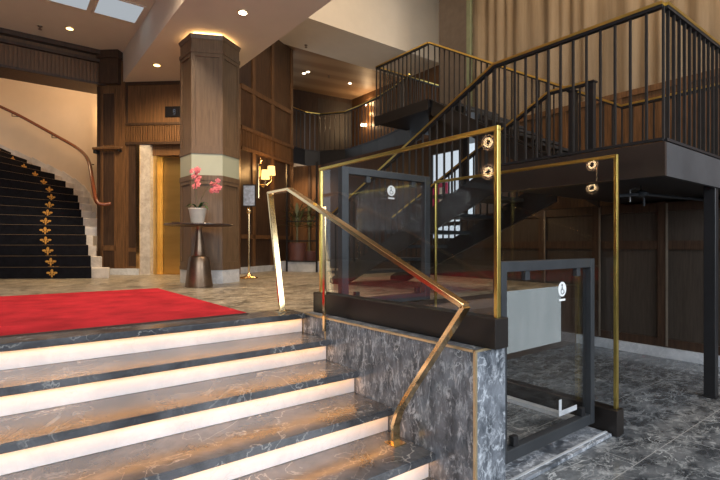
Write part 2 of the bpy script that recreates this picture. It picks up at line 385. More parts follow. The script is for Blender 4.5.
# ------------------------------------------------------------------ red carpet
MB_ = MB().box(-4.5, 1.51, 3.40, 5.98, UF, UF+.012)
ca = thing('red_carpet', 'large red carpet lying on the upper floor at the head of the steps', 'carpet', (-1, 4.7, UF))
MB_.build('pile', M['red'], ca, bevel=.004)
MB().box(-4.5, 1.515, 3.385, 3.40, UF, UF+.009).build('edge_binding', simple('carpet binding', (.05,.02,.012), .8), ca)

# ------------------------------------------------------------------ right lower wall X = 6.1 (taupe panels, white skirting)
w = struct(MB().box(6.1, 6.25, -3.2, 5.13, 0, Z(.5)).build('wall_right', M['taupe']))
tfr = MB()
for i in range(-4, 4):
    y = 2.17 + .76*i
    if y > -3.1: tfr.box(6.065, 6.1, y-.045, y+.045, .13, Z(.5))
for z in (Z(0), Z(-1.13), Z(.44)): tfr.box(6.07, 6.1, -3.2, 5.13, z-.05, z+.05)
tfr.build('panel_frame', M['wooddark'], w)
bt = MB()
for i in range(-4, 4):
    y = 2.17 + .76*i
    if y > -3.1: bt.box(6.060, 6.066, y-.062, y-.040, .13, Z(.48))
bt.build('pale_bead', simple('pale bead', (.16,.13,.10), .4), w)
struct(MB().box(6.03, 6.1, -3.2, 3.165, 0, .115).build('baseboard_right', M['skirt']))
# doorway window at the far end of that wall
wn = struct(MB().box(6.1, 6.2, 5.13, 5.2, UF, Z(2.3)).box(6.1, 6.2, 5.84, 5.92, UF, Z(2.3)).box(6.1, 6.2, 5.2, 5.84, Z(1.6), Z(2.3)).box(6.1, 6.2, 5.2, 5.84, UF, Z(.12)).build('window_2', M['black']))
MB().box(6.14, 6.16, 5.2, 5.84, Z(.12), Z(1.6)).build('pane', M['daypane'], wn)
MB().box(6.11, 6.15, 5.2, 5.84, Z(.50), Z(.55)).box(6.11,6.15,5.2,5.84,Z(.33),Z(.40)).build('glazing_bar', M['black'], wn)
ps = thing('poster', 'magenta poster hanging in the bright window behind the stair', 'poster', (6.1, 5.6, Z(.8)))
MB().box(6.085, 6.095, 5.46, 5.83, Z(.62), Z(1.08)).build('printed_sheet', M['pink'], ps)
MB().box(6.08, 6.086, 5.58, 5.64, Z(.66), Z(1.0)).box(6.08, 6.086, 5.72, 5.75, Z(.64), Z(.9)).build('white_marks', M['white'], ps)
struct(MB().box(6.1, 6.25, 5.92, 9.5, UF, Z(1.92)).build('wall_side', M['wooddark']))

# ------------------------------------------------------------------ steel stair: landing, flights, gallery
ld = thing('stair_landing', 'dark steel landing deck above the lift on a black post', 'landing', (4.2, 1.9, Z(.48)))
MB().box(3.66, 6.8, 1.31, 2.68, Z(.52), Z(.71)).build('deck', M['black'], ld)
MB().box(3.63, 3.66, 1.28, 2.72, Z(.48), Z(.715)).build('side_fascia', M['fascia'], ld)
MB().box(3.661, 6.8, 1.28, 1.31, Z(.48), Z(.715)).build('front_fascia', simple('grey steel plate', (.085,.088,.095), .42, .35, .25, 2), ld)
po = thing('steel_post', 'black square steel post holding up the landing corner', 'post', (4.79, 1.34, 0))
MB().box(4.755, 4.83, 1.30, 1.385, 0, Z(.52)).build('shaft', M['black'], po, bevel=.003)
MB().box(4.745, 4.84, 1.29, 1.395, 0, .012).build('base_plate', M['black'], po)
def flight(label, x0, x1, ya, za, yb, zb, n, loc):
    t = thing('stair_flight', label, 'stairs', loc)
    dy = (yb-ya)/n; dz = (zb-za)/n; sg = 1 if zb < za else 1
    for xs in (x0, x1-.03):
        pts = [(xs, ya, za+.02), (xs, yb, zb+.02), (xs, yb, zb-.24 if zb-.24 > UF else max(UF, zb-.24)), (xs, ya, za-.26)]
        if zb < za: pts = [(xs, ya, za+.03), (xs, yb, zb+.06), (xs, yb, zb), (xs, yb-.35, zb), (xs, ya, za-.24)]
        MB().extr(pts, (.03,0,0)).build('stringer', M['black'], t)
    for i in range(1, n):
        y = ya+dy*i; z = za+dz*i
        yo = y if dy > 0 else y
        MB().box(x0+.031, x1-.031, y-(0 if zb < za else .28), y+(dy if zb < za else .0), z-.04, z).build('tread', M['steel'], t)
    return t
flight('lower flight of black steel steps dropping from the landing to the upper floor', 3.63, 4.78, 2.72, Z(.71), 5.42, UF, 7, (4.2, 4, UF))
flight('upper flight of black steel steps climbing from the landing to the gallery', 5.66, 6.75, 2.70, Z(.71), 5.44, Z(2.40), 10, (6.2, 4, Z(.71)))
gl = thing('gallery_deck', 'black steel gallery deck at the top of the upper flight', 'gallery', (6.5, 6.2, Z(2.25)))
MB().box(5.62, 8.4, 5.45, 6.85, Z(2.28), Z(2.4)).build('deck', M['black'], gl)
MB().box(5.60, 5.62, 5.45, 6.85, Z(2.24), Z(2.42)).build('side_fascia', M['black'], gl)

def railing(label, segs, group, h=.95, step=.105, post=()):
    p0 = Vector(segs[0][0])
    t = thing('stair_railing', label, 'railing', (p0.x, p0.y, p0.z-h), group)
    rb, cp = MB(), MB(); proto = {}
    for a, b in segs:
        a, b = Vector(a), Vector(b)
        rb.bar(a-Vector((0,0,.030)), b-Vector((0,0,.030)), .042, .022)
        cp.bar(a-Vector((0,0,.008)), b-Vector((0,0,.008)), .05, .022)
        L2 = (b.xy-a.xy).length; n = max(1, round(L2/step))
        dirv = (b.xy-a.xy).normalized()
        key = (round(dirv.x,2), round(dirv.y,2))
        if key not in proto:
            m = MB(); ax = ((0,0), (dirv.x,dirv.y), (-dirv.y,dirv.x))
            m.box(-.007, .007, -.010, .010, 0, h-.03, ax)
            o = m.build('baluster', M['baluster']); o.parent = t; proto[key] = o; first = True
        else: first = False
        for i in range(n):
            q = a.lerp(b, (i+.5)/n if len(segs) == 1 else i/n); q = Vector((q.x, q.y, q.z-h))-WL[t.name]
            if first: o = proto[key]; first = False
            else: o = proto[key].copy(); C.objects.link(o)
            o.location = q
    rb.build('handrail', M['black'], t); cp.build('brass_cap', M['gold'], t)
    MB_f = MB()
    for a, b in segs: MB_f.bar(Vector(a)-Vector((0,0,h)), Vector(b)-Vector((0,0,h)), .03, .02)
    MB_f.build('bottom_bar', M['black'], t)
    for (x, y, z0, z1) in post:
        MB().box(x-.03, x+.03, y-.03, y+.03, z0, z1).build('newel_post', M['black'], t)
        MB().box(x-.045, x+.045, y-.045, y+.045, z1, z1+.012).build('newel_cap', M['black'], t)
    return t
zt = Z(1.685); zf = Z(.42); G = 'baluster railings of the steel stair'
railing('long brass capped railing along the landing and down the near side of the lower flight', [((3.645,1.295,zt),(3.645,2.69,zt)), ((3.645,2.69,zt),(3.645,5.40,zf))], G)
railing('front landing railing above the grey steel plate and the post', [((3.672,1.295,zt),(6.7,1.295,zt))], G)
railing('inner railing of the lower flight ending at a square newel on the landing', [((4.80,2.37,zt),(4.77,2.80,zt)), ((4.77,2.80,zt),(4.77,5.40,zf))], G, post=((4.80,2.36,Z(.71),Z(1.66)),(4.80,2.56,Z(.71),Z(1.62))))
railing('railing climbing beside the upper flight in front of the sheer curtain', [((5.65,1.33,Z(1.60)),(5.65,2.43,Z(1.60))), ((5.65,2.43,Z(1.60)),(5.65,5.45,Z(3.36)))], G)
railing('gallery corner railing in front of the white bulkhead', [((5.63,5.47,Z(3.36)),(5.63,6.82,Z(3.36))), ((5.63,6.82,Z(3.36)),(8.3,6.82,Z(3.36)))], G)

# pipe under the landing
sp = thing('ceiling_pipe', 'dark pipe with a round valve hanging under the landing', 'pipe', (4.6, 2.1, Z(.4)))
a, b = P(641,194,4.1), P(714,201,5.2)
MB().tube([P(618,196,3.9), a, b], .014, 8).build('pipe', M['steel'], sp, smooth=True)
MB().lathe([(.02,.03),(.055,.012),(.06,-.012),(.02,-.03)], a, 20).build('valve', M['steel'], sp, smooth=True)
MB().tube([P(641,192,4.1), P(636,188,4.1), P(630,190,4.1), P(630,202,4.1)], .008, 6).build('hook', simple('zinc', (.3,.3,.3), .35, .8), sp)
MB().tube([P(644,197,4.1), P(644,206,4.1)], .008, 6).build('drop_pipe', M['steel'], sp)
MB().tube([a, Vector((a.x, a.y, Z(.52)))], .006, 6).build('hanger', M['steel'], sp)
MB().tube([b, Vector((b.x, b.y, Z(.52)))], .006, 6).build('hanger', M['steel'], sp)

# ------------------------------------------------------------------ upper right: wainscot, window and sheer curtain
w = struct(MB().box(6.8, 6.95, -3.2, 5.45, Z(.5), Z(2.1)).build('wall_wainscot', M['wood']))
f_ = MB()
for i in range(-3, 5):
    y = 2.17+.8*i
    if y < 5.4: f_.box(6.775, 6.8, y-.05, y+.05, Z(.72), Z(2.1))
f_.box(6.77, 6.8, -3.2, 5.45, Z(2.02), Z(2.1)); f_.build('panel_frame', M['wood'], w)
struct(MB().box(6.1, 6.95, -3.2, 5.13, Z(.44), Z(.499)).build('trim_1', M['black']))
wn = struct(MB().box(6.82, 6.835, -3.2, 5.64, Z(2.1), Z(5.9)).build('window_1', M['smoke']))
MB().box(6.80, 6.86, 5.55, 5.64, Z(2.1), Z(5.9)).build('glass_edge', simple('green glass edge', (.16,.19,.12), .25), wn)
cu = MB(); ny, yA, yB = 420, -3.0, 5.62
rows = []
for z in (Z(2.1), Z(3), Z(4), Z(5.88)):
    r_ = []
    for i in range(ny+1):
        y = yA+(yB-yA)*i/ny
        x = 6.95 + .022*math.sin(y*27+math.sin(y*5)*1.8) + .022*math.sin(y*11.7+1)
        r_.append(cu.b.verts.new((x, y, z)))
    rows.append(r_)
for a, b in zip(rows, rows[1:]):
    for i in range(ny): cu.b.faces.new((a[i], a[i+1], b[i+1], b[i]))
ct = thing('sheer_curtain', 'tall beige sheer curtain behind the upper stair railing', 'curtain', (6.95, 1.2, Z(2.1)))
cu.build('curtain_fabric', M['curtain'], ct, smooth=True)
MB().tube([(6.95,yA,Z(5.9)), (6.95,yB,Z(5.9))], .02, 8).build('curtain_track', M['black'], ct)
struct(MB().box(7.15, 7.25, -3.2, 5.64, Z(.5), Z(6)).build('wall_curtain', M['cream']))
struct(MB().box(6.8, 7.25, 5.64, 6.32, Z(2.4), Z(6)).build('wall_pier', simple('taupe plaster', (.10,.08,.065), .8)))
struct(MB().box(8.5, 8.6, 6.6, 13, Z(2.4), Z(6)).build('wall_gallery', M['wood']))

# ------------------------------------------------------------------ ceilings
struct(MB().box(-6, 1.75, -3.2, 9.6, Z(3.46), Z(3.6)).build('ceiling_left', M['ceil']))
struct(MB().box(1.75, 3.15, -3.2, 9.5, Z(2.93), Z(6)).build('ceiling_beam', M['ceil']))
struct(MB().box(3.15, 9, -3.2, 7.81, Z(6), Z(6.1)).build('ceiling_atrium', M['ceil']))
struct(MB().box(3.2, 8.6, 7.81, 9.15, Z(4.4), Z(6.1)).build('ceiling_bulkhead', M['cream']))
struct(MB().box(3.2, 9.4, 9.15, 15, Z(4.43), Z(4.55)).build('ceiling_mezzanine', M['mezzceil']))
# recessed diffusers
for (x0,x1,lab) in ((.42,1.035,'square white ceiling diffuser further from the beam'),(1.075,1.69,'square white ceiling diffuser beside the beam')):
    t = thing('ceiling_diffuser', lab, 'ceiling light', ((x0+x1)/2, 7.6, Z(3.46)), 'ceiling diffusers')
    MB().box(x0+.03, x1-.03, 7.31, 7.91, Z(3.452), Z(3.459)).build('diffuser', M['panel'], t)
    MB().box(x0, x1, 7.28, 7.31, Z(3.448), Z(3.459)).box(x0, x1, 7.91, 7.94, Z(3.448), Z(3.459)).box(x0, x0+.03, 7.31, 7.91, Z(3.448), Z(3.459)).box(x1-.03, x1, 7.31, 7.91, Z(3.448), Z(3.459)).build('frame', M['ceil'], t)
def downlight(label, x, y, zc, mat, power, col, ang=80, r=.05):
    t = thing('downlight', label, 'downlight', (x, y, zc), 'recessed ceiling downlights')
    MB().lathe([(r*1.35,-.001),(r*1.3,-.012),(r*1.05,-.012)], (x,y,zc), 24).build('trim_ring', M['goldtrim'], t)
    MB().lathe([(r,-.013),(r,-.016)], (x,y,zc), 24).build('lens', mat, t)
    lamp('downlight_beam', 'SPOT', (x,y,zc-.03), power, col, .05, ang, (x,y,0))
    return t
WARM = (1, .66, .34); WW = (1, .78, .55)
downlight('recessed downlight in the left ceiling before the curved stair', .88, 8.75, Z(3.46), M['down'], 60, WARM)
downlight('recessed downlight in the beam just before the lift', 2.02, 8.05, Z(2.93), M['down'], 60, WARM, 100)
downlight('recessed downlight in the beam near the column top', 2.42, 5.57, Z(2.93), M['downw'], 90, WW, 90)
q = P(302.5,72.5,0); 
def ceilpt(u, v, z):
    s = z*F/(245-v); return XY(u, s)
for i, (u, v) in enumerate(((304,73),(308,71.5),(350,83))):
    x, y = ceilpt(u, v, 4.43)
    downlight(['first of the paired downlights in the timber gallery ceiling','second of the paired downlights in the timber gallery ceiling','single downlight in the timber gallery ceiling near the wall lights'][i], x, y, Z(4.43), M['downw'], 28, WARM, 120, .042)
def sprinkler(label, x, y, zc):
    t = thing('fire_sprinkler', label, 'sprinkler', (x,y,zc), 'ceiling sprinklers')
    MB().lathe([(.035,0),(.03,-.012),(.012,-.014),(.010,-.05),(.03,-.052),(.03,-.056)], (x,y,zc-.001), 16).build('sprinkler_head', M['bronze'], t)
x, y = ceilpt(40, 26, 3.46); sprinkler('small sprinkler head in the left ceiling', x, y, Z(3.46))
x, y = ceilpt(306, 45, 4.4); sprinkler('small sprinkler head in the pale bulkhead soffit', x, y, Z(4.4))
x, y = ceilpt(329, 76, 4.43); sprinkler('small sprinkler head in the timber gallery ceiling', x, y, Z(4.43))

# ------------------------------------------------------------------ hexagonal column
V1 = Vector(XY(191.5, 6.38)); V2 = Vector(XY(222.5, 6.46))
sd = V2-V1; Lh = sd.length; rot60 = Matrix.Rotation(math.radians(60), 2); cen = V1 + rot60@sd
def hexp(k, turn=0):
    return [tuple(cen + (Matrix.Rotation(math.radians(60*i), 2)@(V1-cen))*k) for i in range(6)]
co = thing('hexagonal_column', 'hexagonal wood clad column with a pale lit band and glowing top', 'column', (cen.x, cen.y, UF))
ZB0, ZB1 = Z(.955), Z(1.25)
MB().prism(hexp(.965), UF+.19, ZB0-.05).build('lower_cladding', M['woodcol'], co)
MB().prism(hexp(1.01), UF, UF+.185).build('plinth_skirting', M['skirt'], co)
MB().prism(hexp(1.03), UF+.186, UF+.235).build('base_moulding', M['woodcol'], co)
MB().prism(hexp(1.03), ZB0-.07, ZB0).build('band_moulding', M['woodcol'], co)
MB().prism(hexp(1.0), ZB0, ZB1).build('lit_band', M['bandglass'], co)
MB().prism(hexp(1.03), ZB1, ZB1+.05).build('band_moulding', M['woodcol'], co)
MB().prism(hexp(.965), ZB1+.05, Z(2.66)).build('upper_cladding', M['woodcol'], co)
MB().prism(hexp(1.04), Z(2.63), Z(2.68)).build('cornice', M['woodcol'], co)
MB().prism(hexp(1.0), Z(2.68), Z(2.82)).build('cornice', M['woodcol'], co)
MB().prism(hexp(1.02), Z(2.82), Z(2.875), hexp(1.07)).build('cornice', M['woodcol'], co)
MB().prism(hexp(.86), Z(2.87), Z(2.925)).build('cove_light', M['cove'], co)
ed = MB()
for (k, z0, z1) in ((1.0, UF+.235, ZB0-.07), (1.0, ZB1+.05, Z(2.63))):
    for i, p in enumerate(hexp(k)):
        q = hexp(k)[(i+1) % 6]; d = (Vector(q)-Vector(p)).normalized(); nrm = Vector((d.y, -d.x))
        fr = ((p[0],p[1]), (d.x,d.y), (-d.y,d.x))
        for (a0,a1) in ((0,.045),(Lh*k-.045,Lh*k)): ed.box(a0, a1, -.004, .02, z0, z1, fr)
        ed.box(.045, Lh*k-.045, -.004, .02, z0, z0+.06, fr); ed.box(.045, Lh*k-.045, -.004, .02, z1-.05, z1, fr)
ed.build('corner_stile', M['woodcol'], co)

# ------------------------------------------------------------------ elevator wall
A = XY(98, 8.5); B = XY(262, 8.28); EW = frame(A, B)
def ea(u):      # distance along the elevator wall for an image column
    d = Vector(B)-Vector(A); t = (u-360)/F
    rA, fA = (98-360)/F*8.5, 8.5; rB, fB = (262-360)/F*8.28, 8.28
    k = (t*fA-rA)/((rB-rA)-t*(fB-fA)); return k*d.length
# o axis points away from the viewer or towards? make 'tow' positive toward the viewer
sgn = -1 if Vector(EW[2]).dot(Vector(A)) > 0 else 1
def ebox(mb, u0, u1, o0, o1, z0, z1):
    lo, hi = sorted((sgn*o0, sgn*o1)); return mb.box(ea(u0), ea(u1), lo, hi, z0, z1, EW)
w = struct(ebox(ebox(ebox(MB(), 98, 141, -.25, 0, UF, Z(1.83)), 190, 236, -.25, 0, UF, Z(1.83)), 98, 236, -.25, 0, Z(1.83), Z(2.93)).build('wall_elevator', M['wood']))
fl = MB()
n = 26
for i in range(n):
    u = 127+(190-127)*i/n; ebox(fl, u, u+1.5, 0, .03, Z(1.84), Z(2.15))
fl.build('fluted_band', M['wood'], w)
tm = MB(); ebox(tm, 126.5, 192, 0, .045, Z(2.15), Z(2.19)); ebox(tm, 126.5, 192, 0, .045, Z(1.80), Z(1.845)); ebox(tm, 126.5, 192, 0, .03, Z(2.88), Z(2.93)); ebox(tm, 126.5, 128, 0, .03, Z(2.19), Z(2.88))
tm.build('rail', M['wooddark'], w)
pm = MB(); ebox(pm, 126.5, 141, 0, .015, UF+.1, Z(1.80)); pm.build('stile', M['wood'], w)
pm = MB(); ebox(pm, 129, 136.5, .012, .017, Z(-.05), Z(1.78)); ebox(pm, 129, 136.5, .012, .017, Z(-.38), Z(-.12)); pm.build('inset_panel', M['wooddark'], w)
# pilaster at the stair opening
pi_ = struct(ebox(MB(), 102.5, 126.5, -.2, .06, UF, Z(3.3)).build('trim_2', M['wood']))
pm = MB(); ebox(pm, 105.5, 116.5, .06, .065, Z(1.80), Z(2.72)); ebox(pm, 105.5, 116.5, .06, .065, Z(.0), Z(1.66)); ebox(pm, 105.5, 116.5, .06, .065, Z(-.40), Z(-.10)); pm.build('inset_panel', M['wooddark'], pi_)
pm = MB(); ebox(pm, 98, 102.5, -.25, .03, UF, Z(2.86)); pm.build('opening_jamb', M['wooddark'], pi_)
pm = MB(); ebox(pm, 104, 105.5, .06, .075, UF+.1, Z(2.8)); ebox(pm, 116.5, 118, .06, .075, UF+.1, Z(2.8)); ebox(pm, 104, 118, .06, .075, Z(-.1), Z(-.02)); ebox(pm, 104, 118, .06, .075, Z(2.72), Z(2.80)); pm.build('panel_bead', M['wood'], pi_)
pm = MB(); ebox(pm, 104, 123, -.02, .16, Z(2.87), Z(3.32)); ebox(pm, 103, 124, -.02, .19, Z(3.32), Z(3.455)); pm.build('corbel', M['wooddark'], pi_)
sk = MB(); ebox(sk, 100, 141, 0, .09, UF, UF+.11); struct(sk.build('baseboard_elevator', M['skirt']))
lr = thing('wooden_ledge_rail', 'short polished wood rail fixed across the pilaster beside the lift', 'rail', (*FP(EW, ea(112), .1*sgn), Z(1.72)))
m_ = MB(); ebox(m_, 97, 126.5, .09, .15, Z(1.70), Z(1.75)); m_.build('rail', M['wood'], lr, bevel=.01)
m_ = MB(); ebox(m_, 98, 100.5, .02, .14, Z(1.64), Z(1.70)); ebox(m_, 122, 124, .05, .14, Z(1.67), Z(1.70)); m_.build('bracket', M['black'], lr)
# lift portal and doors
pr = thing('lift_portal', 'cream marble lift surround with a brass edge strip', 'lift surround', (*FP(EW, ea(146), 0), UF))
m_ = MB(); ebox(m_, 141, 151, -.22, .03, UF, Z(1.80)); m_.build('marble_jamb', M['jamb'], pr)
m_ = MB(); ebox(m_, 137.5, 141, -.01, .05, UF, Z(1.80)); m_.build('brass_edge', M['brass'], pr)
m_ = MB(); ebox(m_, 151, 192, -.22, -.05, Z(1.62), Z(1.82)); m_.build('head_panel', M['wood'], pr)
m_ = MB(); ebox(m_, 151, 155, -.22, -.08, UF, Z(1.62)); m_.build('brass_frame', M['liftdoor'], pr)
dr = thing('lift_door', 'gold brushed metal lift doors behind the orchid table', 'lift door', (*FP(EW, ea(170), -.2*sgn), UF))
m_ = MB(); ebox(m_, 155, 158.2, -.235, -.19, UF+.01, Z(1.62)); m_.build('door_leaf', M['liftdoor'], dr)
m_ = MB(); ebox(m_, 158.6, 192, -.24, -.20, UF+.01, Z(1.62)); dl_ = m_.build('door_leaf', M['liftdoor'], dr)
m_ = MB(); ebox(m_, 155, 192, -.24, .0, UF, UF+.012); m_.build('sill_plate', M['brass'], dr)
m_ = MB(); ebox(m_, 167, 183, -.2, -.17, Z(.40), Z(.425)); m_.build('handle_bar', M['bronze'], dl_)
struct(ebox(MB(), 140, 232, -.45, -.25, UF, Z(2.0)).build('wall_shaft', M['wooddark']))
ind = thing('floor_indicator', 'black display panel above the lift doors', 'display', (*FP(EW, ea(175), .02*sgn), Z(2.4)))
m_ = MB(); ebox(m_, 165.5, 183.5, 0, .02, Z(2.29), Z(2.48)); m_.build('screen', M['screen'], ind, bevel=.003)
dg = MB()
for (u0,u1,z0,z1) in ((173.6,174.0,2.36,2.42),(174.0,175.6,2.415,2.425),(174.0,175.6,2.385,2.393),(175.4,175.8,2.34,2.42),(174.0,175.4,2.335,2.345)): ebox(dg, u0, u1, .02, .022, Z(z0), Z(z1))
dg.build('lit_digit', emis('display digit', (.75,.85,1), .12), ind)

# ------------------------------------------------------------------ sconce wall
Cc = XY(240, 8.75); Dd = XY(292, 10.6); SW = frame(Cc, Dd); SL = (Vector(Dd)-Vector(Cc)).length
s2 = -1 if Vector(SW[2]).dot(Vector(Cc)) > 0 else 1
def sbox(mb, a0, a1, o0, o1, z0, z1):
    lo, hi = sorted((s2*o0, s2*o1)); return mb.box(a0, a1, lo, hi, z0, z1, SW)
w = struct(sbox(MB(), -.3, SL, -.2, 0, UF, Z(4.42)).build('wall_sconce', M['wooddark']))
m_ = MB()
for a in (.42, 1.12, SL-.05): sbox(m_, a-.05, a+.05, 0, .03, UF+.1, Z(4.4))
sbox(m_, 0, SL, 0, .035, Z(2.93), Z(3.02)); sbox(m_, 0, SL, 0, .05, Z(2.17), Z(2.24)); sbox(m_, 0, SL, 0, .05, Z(1.79), Z(1.85)); sbox(m_, 0, SL, 0, .03, Z(.12), Z(.2))
m_.build('panel_frame', M['wood'], w)
m_ = MB(); nn = 40
for i in range(nn): sbox(m_, SL*i/nn, SL*(i+.6)/nn, 0, .03, Z(1.85), Z(2.17))
m_.build('fluted_band', M['wood'], w)
m_ = MB(); sbox(m_, 0, .37, .0, .006, Z(2.24), Z(2.93)); sbox(m_, .47, 1.07, .0, .006, Z(2.24), Z(4.4)); sbox(m_, 1.17, SL-.1, 0, .006, Z(2.24), Z(4.4)); m_.build('inset_panel', wood('brown inset panel', (.04,.02,.010), (.115,.058,.028)), w)
struct(sbox(MB(), -.2, SL, 0, .06, UF, UF+.115).build('baseboard_sconce', M['skirt']))
struct(MB().box(0, .2, 0, 4, UF, Z(4.42), frame(Dd, XY(289, 13.5))).build('wall_return', M['wooddark']))

# wall sconce
sa = .62; spos = FP(SW, sa, s2*.0)
sc = thing('wall_sconce', 'brass wall sconce with two small glowing shades', 'wall lamp', (*spos, Z(1.2)))
def sp3(a, o, z): x, y = FP(SW, a, s2*o); return Vector((x, y, Z(z)))
m_ = MB(); sbox(m_, sa-.035, sa+.035, 0.0, .03, Z(.92), Z(1.62)); m_.build('back_plate', M['brass'], sc, bevel=.006)
MB().tube([sp3(sa,.03,1.62), sp3(sa,.05,1.68), sp3(sa,.04,1.74)], [.02,.035,.01], 10).build('finial', M['brass'], sc, smooth=True)
for da, dz in ((-.02, 0), (.20, .11)):
    a_ = sa+da
    ar_ = MB().tube([sp3(sa,.03,1.2), sp3(sa+da*.5,.12,1.14+dz*.5), sp3(a_,.17,1.18+dz), sp3(a_,.17,1.30+dz)], .011, 8).build('arm', M['brass'], sc, smooth=True)
    x, y, z = sp3(a_, .17, 1.30+dz)
    MB().lathe([(.085,0),(.085,.002),(.07,.18),(.068,.18)], (x,y,z), 20).build('shade', M['shade'], ar_, smooth=True)
    lamp('sconce_bulb', 'POINT', sp3(a_, .32, 1.42+dz), 9, (1,.55,.2), .06)

# ------------------------------------------------------------------ pedestal table, orchid, sign stand
tx, ty = XY(199, 5.97)
tb = thing('pedestal_table', 'round bronze pedestal table standing before the column', 'table', (tx, ty, UF))
MB().lathe([(.168,0),(.17,.01),(.135,.30),(.128,.35),(.112,.385),(.082,.40)], (tx,ty,UF), 40).build('lower_base', M['bronze'], tb, smooth=True)
MB().lathe([(.074,.395),(.078,.41),(.062,.52),(.045,.64),(.036,.70),(.034,.73),(.05,.765),(.06,.775)], (tx,ty,UF), 36).build('upper_stem', M['bronze'], tb, smooth=True)
MB().lathe([(.40,.775),(.42,.782),(.42,.792),(.415,.797),(.0001,.797)], (tx,ty,UF), 56).build('tabletop', simple('dark table top', (.05,.032,.026), .3, .1), tb, smooth=True)
ox, oy = W((197.5-360)/F*5.97, 5.97); zt0 = UF+.797
orc = thing('potted_orchid', 'pink orchid in a cream pot on the pedestal table', 'plant', (ox, oy, zt0))
pt_ = MB().lathe([(.074,0),(.078,.005),(.108,.185),(.113,.19),(.113,.2),(.100,.2),(.095,.175)], (ox,oy,zt0), 32).build('pot', M['pot'], orc, smooth=True)
MB().lathe([(.094,.168),(.09,.176),(.0001,.18)], (ox,oy,zt0), 20).build('soil', M['soil'], pt_)
R_ = Vector((.793,-.609,0)); FW = Vector((.609,.793,0)); UP = Vector((0,0,1))
def blade(base, tip, w, lift, n=7, droop=0):
    base, tip = Vector(base), Vector(tip); mb = MB(); d = tip-base; side = d.cross(UP).normalized() if abs(d.normalized().z) < .98 else R_
    prev = None
    for i in range(n+1):
        t = i/n; p = base+d*t+UP*(lift*math.sin(PI*t)-droop*t*t); ww = w*math.sin(PI*min(1,.12+.88*t))**.8 if t < 1 else .001
        v = [mb.b.verts.new(p-side*ww+UP*ww*.25), mb.b.verts.new(p), mb.b.verts.new(p+side*ww+UP*ww*.25)]
        if prev:
            mb.b.faces.new((prev[0],prev[1],v[1],v[0])); mb.b.faces.new((prev[1],prev[2],v[2],v[1]))
        prev = v
    return mb
ob = Vector((ox, oy, zt0+.18))
for dr_, df, dz, ww in ((-.16,.02,.06,.03),(.15,-.02,.09,.035),(.12,.06,.05,.03),(-.09,-.08,.05,.03),(.17,-.07,.02,.028)):
    blade(ob, ob+R_*dr_+FW*df+UP*dz, ww, .05, 7, .03).build('leaf', M['leaf'], orc, smooth=True)
t1 = [ob, ob+UP*.15-R_*.01, ob+UP*.32-R_*.03, ob+UP*.46-R_*.03, ob+UP*.53+R_*.01, ob+UP*.50+R_*.03]
t2 = [ob+R_*.01, ob+UP*.13+R_*.04, ob+UP*.25+R_*.10, ob+UP*.33+R_*.17, ob+UP*.35+R_*.24, ob+UP*.31+R_*.29]
for t in (t1, t2): MB().tube(t, .004, 6).build('stem', M['stem'], orc, smooth=True)
def bloom(c, ax, sz):
    mb = MB(); ax = Vector(ax).normalized(); e1 = ax.cross(UP).normalized(); e2 = e1.cross(ax)
    for k in range(5):
        a = PI/2+2*PI*k/5; d = e1*math.cos(a)+e2*math.sin(a); sdv = e2*math.cos(a)-e1*math.sin(a)
        w_ = sz*(.55 if k in (1,4) else .4)
        pts = [c, c+d*sz*.35+sdv*w_*.8+ax*sz*.12, c+d*sz*.8+sdv*w_*.7+ax*sz*.05, c+d*sz+ax*-.002, c+d*sz*.8-sdv*w_*.7+ax*sz*.05, c+d*sz*.35-sdv*w_*.8+ax*sz*.12]
        mb.poly(pts)
    mb.lathe([(sz*.18,0),(sz*.2,sz*.2),(sz*.06,sz*.4)], c, 8, tuple(ax))
    return mb
rnd = random.Random(3)
for cc, n_ in ((ob+UP*.43-R_*.015, 9), (ob+UP*.31+R_*.21, 9)):
    for i in range(n_):
        off = R_*rnd.uniform(-.05,.05)*(1 if n_ == 9 and cc.z > ob.z+.4 else 1.7)+UP*rnd.uniform(-.13,.10)*(1 if cc.z > ob.z+.4 else .6)+FW*rnd.uniform(-.04,.02)
        bloom(cc+off, -FW+R_*rnd.uniform(-.6,.6)+UP*rnd.uniform(-.3,.3), rnd.uniform(.034,.046)).build('blossom', M['petal'], orc)
sx, sy = XY(249, 7.5)
ss = thing('sign_stand', 'brass pole sign stand with a pale framed sheet beside the column', 'sign', (sx, sy, UF))
MB().lathe([(.14,0),(.145,.008),(.13,.02),(.06,.035),(.03,.06),(.02,.09)], (sx,sy,UF), 32).build('base', M['brass'], ss, smooth=True)
MB().tube([(sx,sy,UF+.05),(sx,sy,UF+1.10)], .015, 14).build('pole', M['brass'], ss, smooth=True)
MB().lathe([(.012,0),(.035,.02),(.04,.045),(.03,.07),(.014,.085),(.022,.10)], (sx,sy,UF+1.03), 18).build('knob', M['brass'], ss, smooth=True)
SF = frame(W((243-360)/F*7.48, 7.48), W((255.5-360)/F*7.48, 7.48))
sf_ = MB().box(0, .20, -.012, .012, Z(.615), Z(.965), SF).build('frame', M['black'], ss, bevel=.003)
s3 = -1 if Vector(SF[2]).dot(Vector((sx,sy))) > 0 else 1
MB().box(.012, .188, *sorted((s3*.013, s3*.016)), Z(.63), Z(.945), SF).build('sign_sheet', M['paper'], sf_)

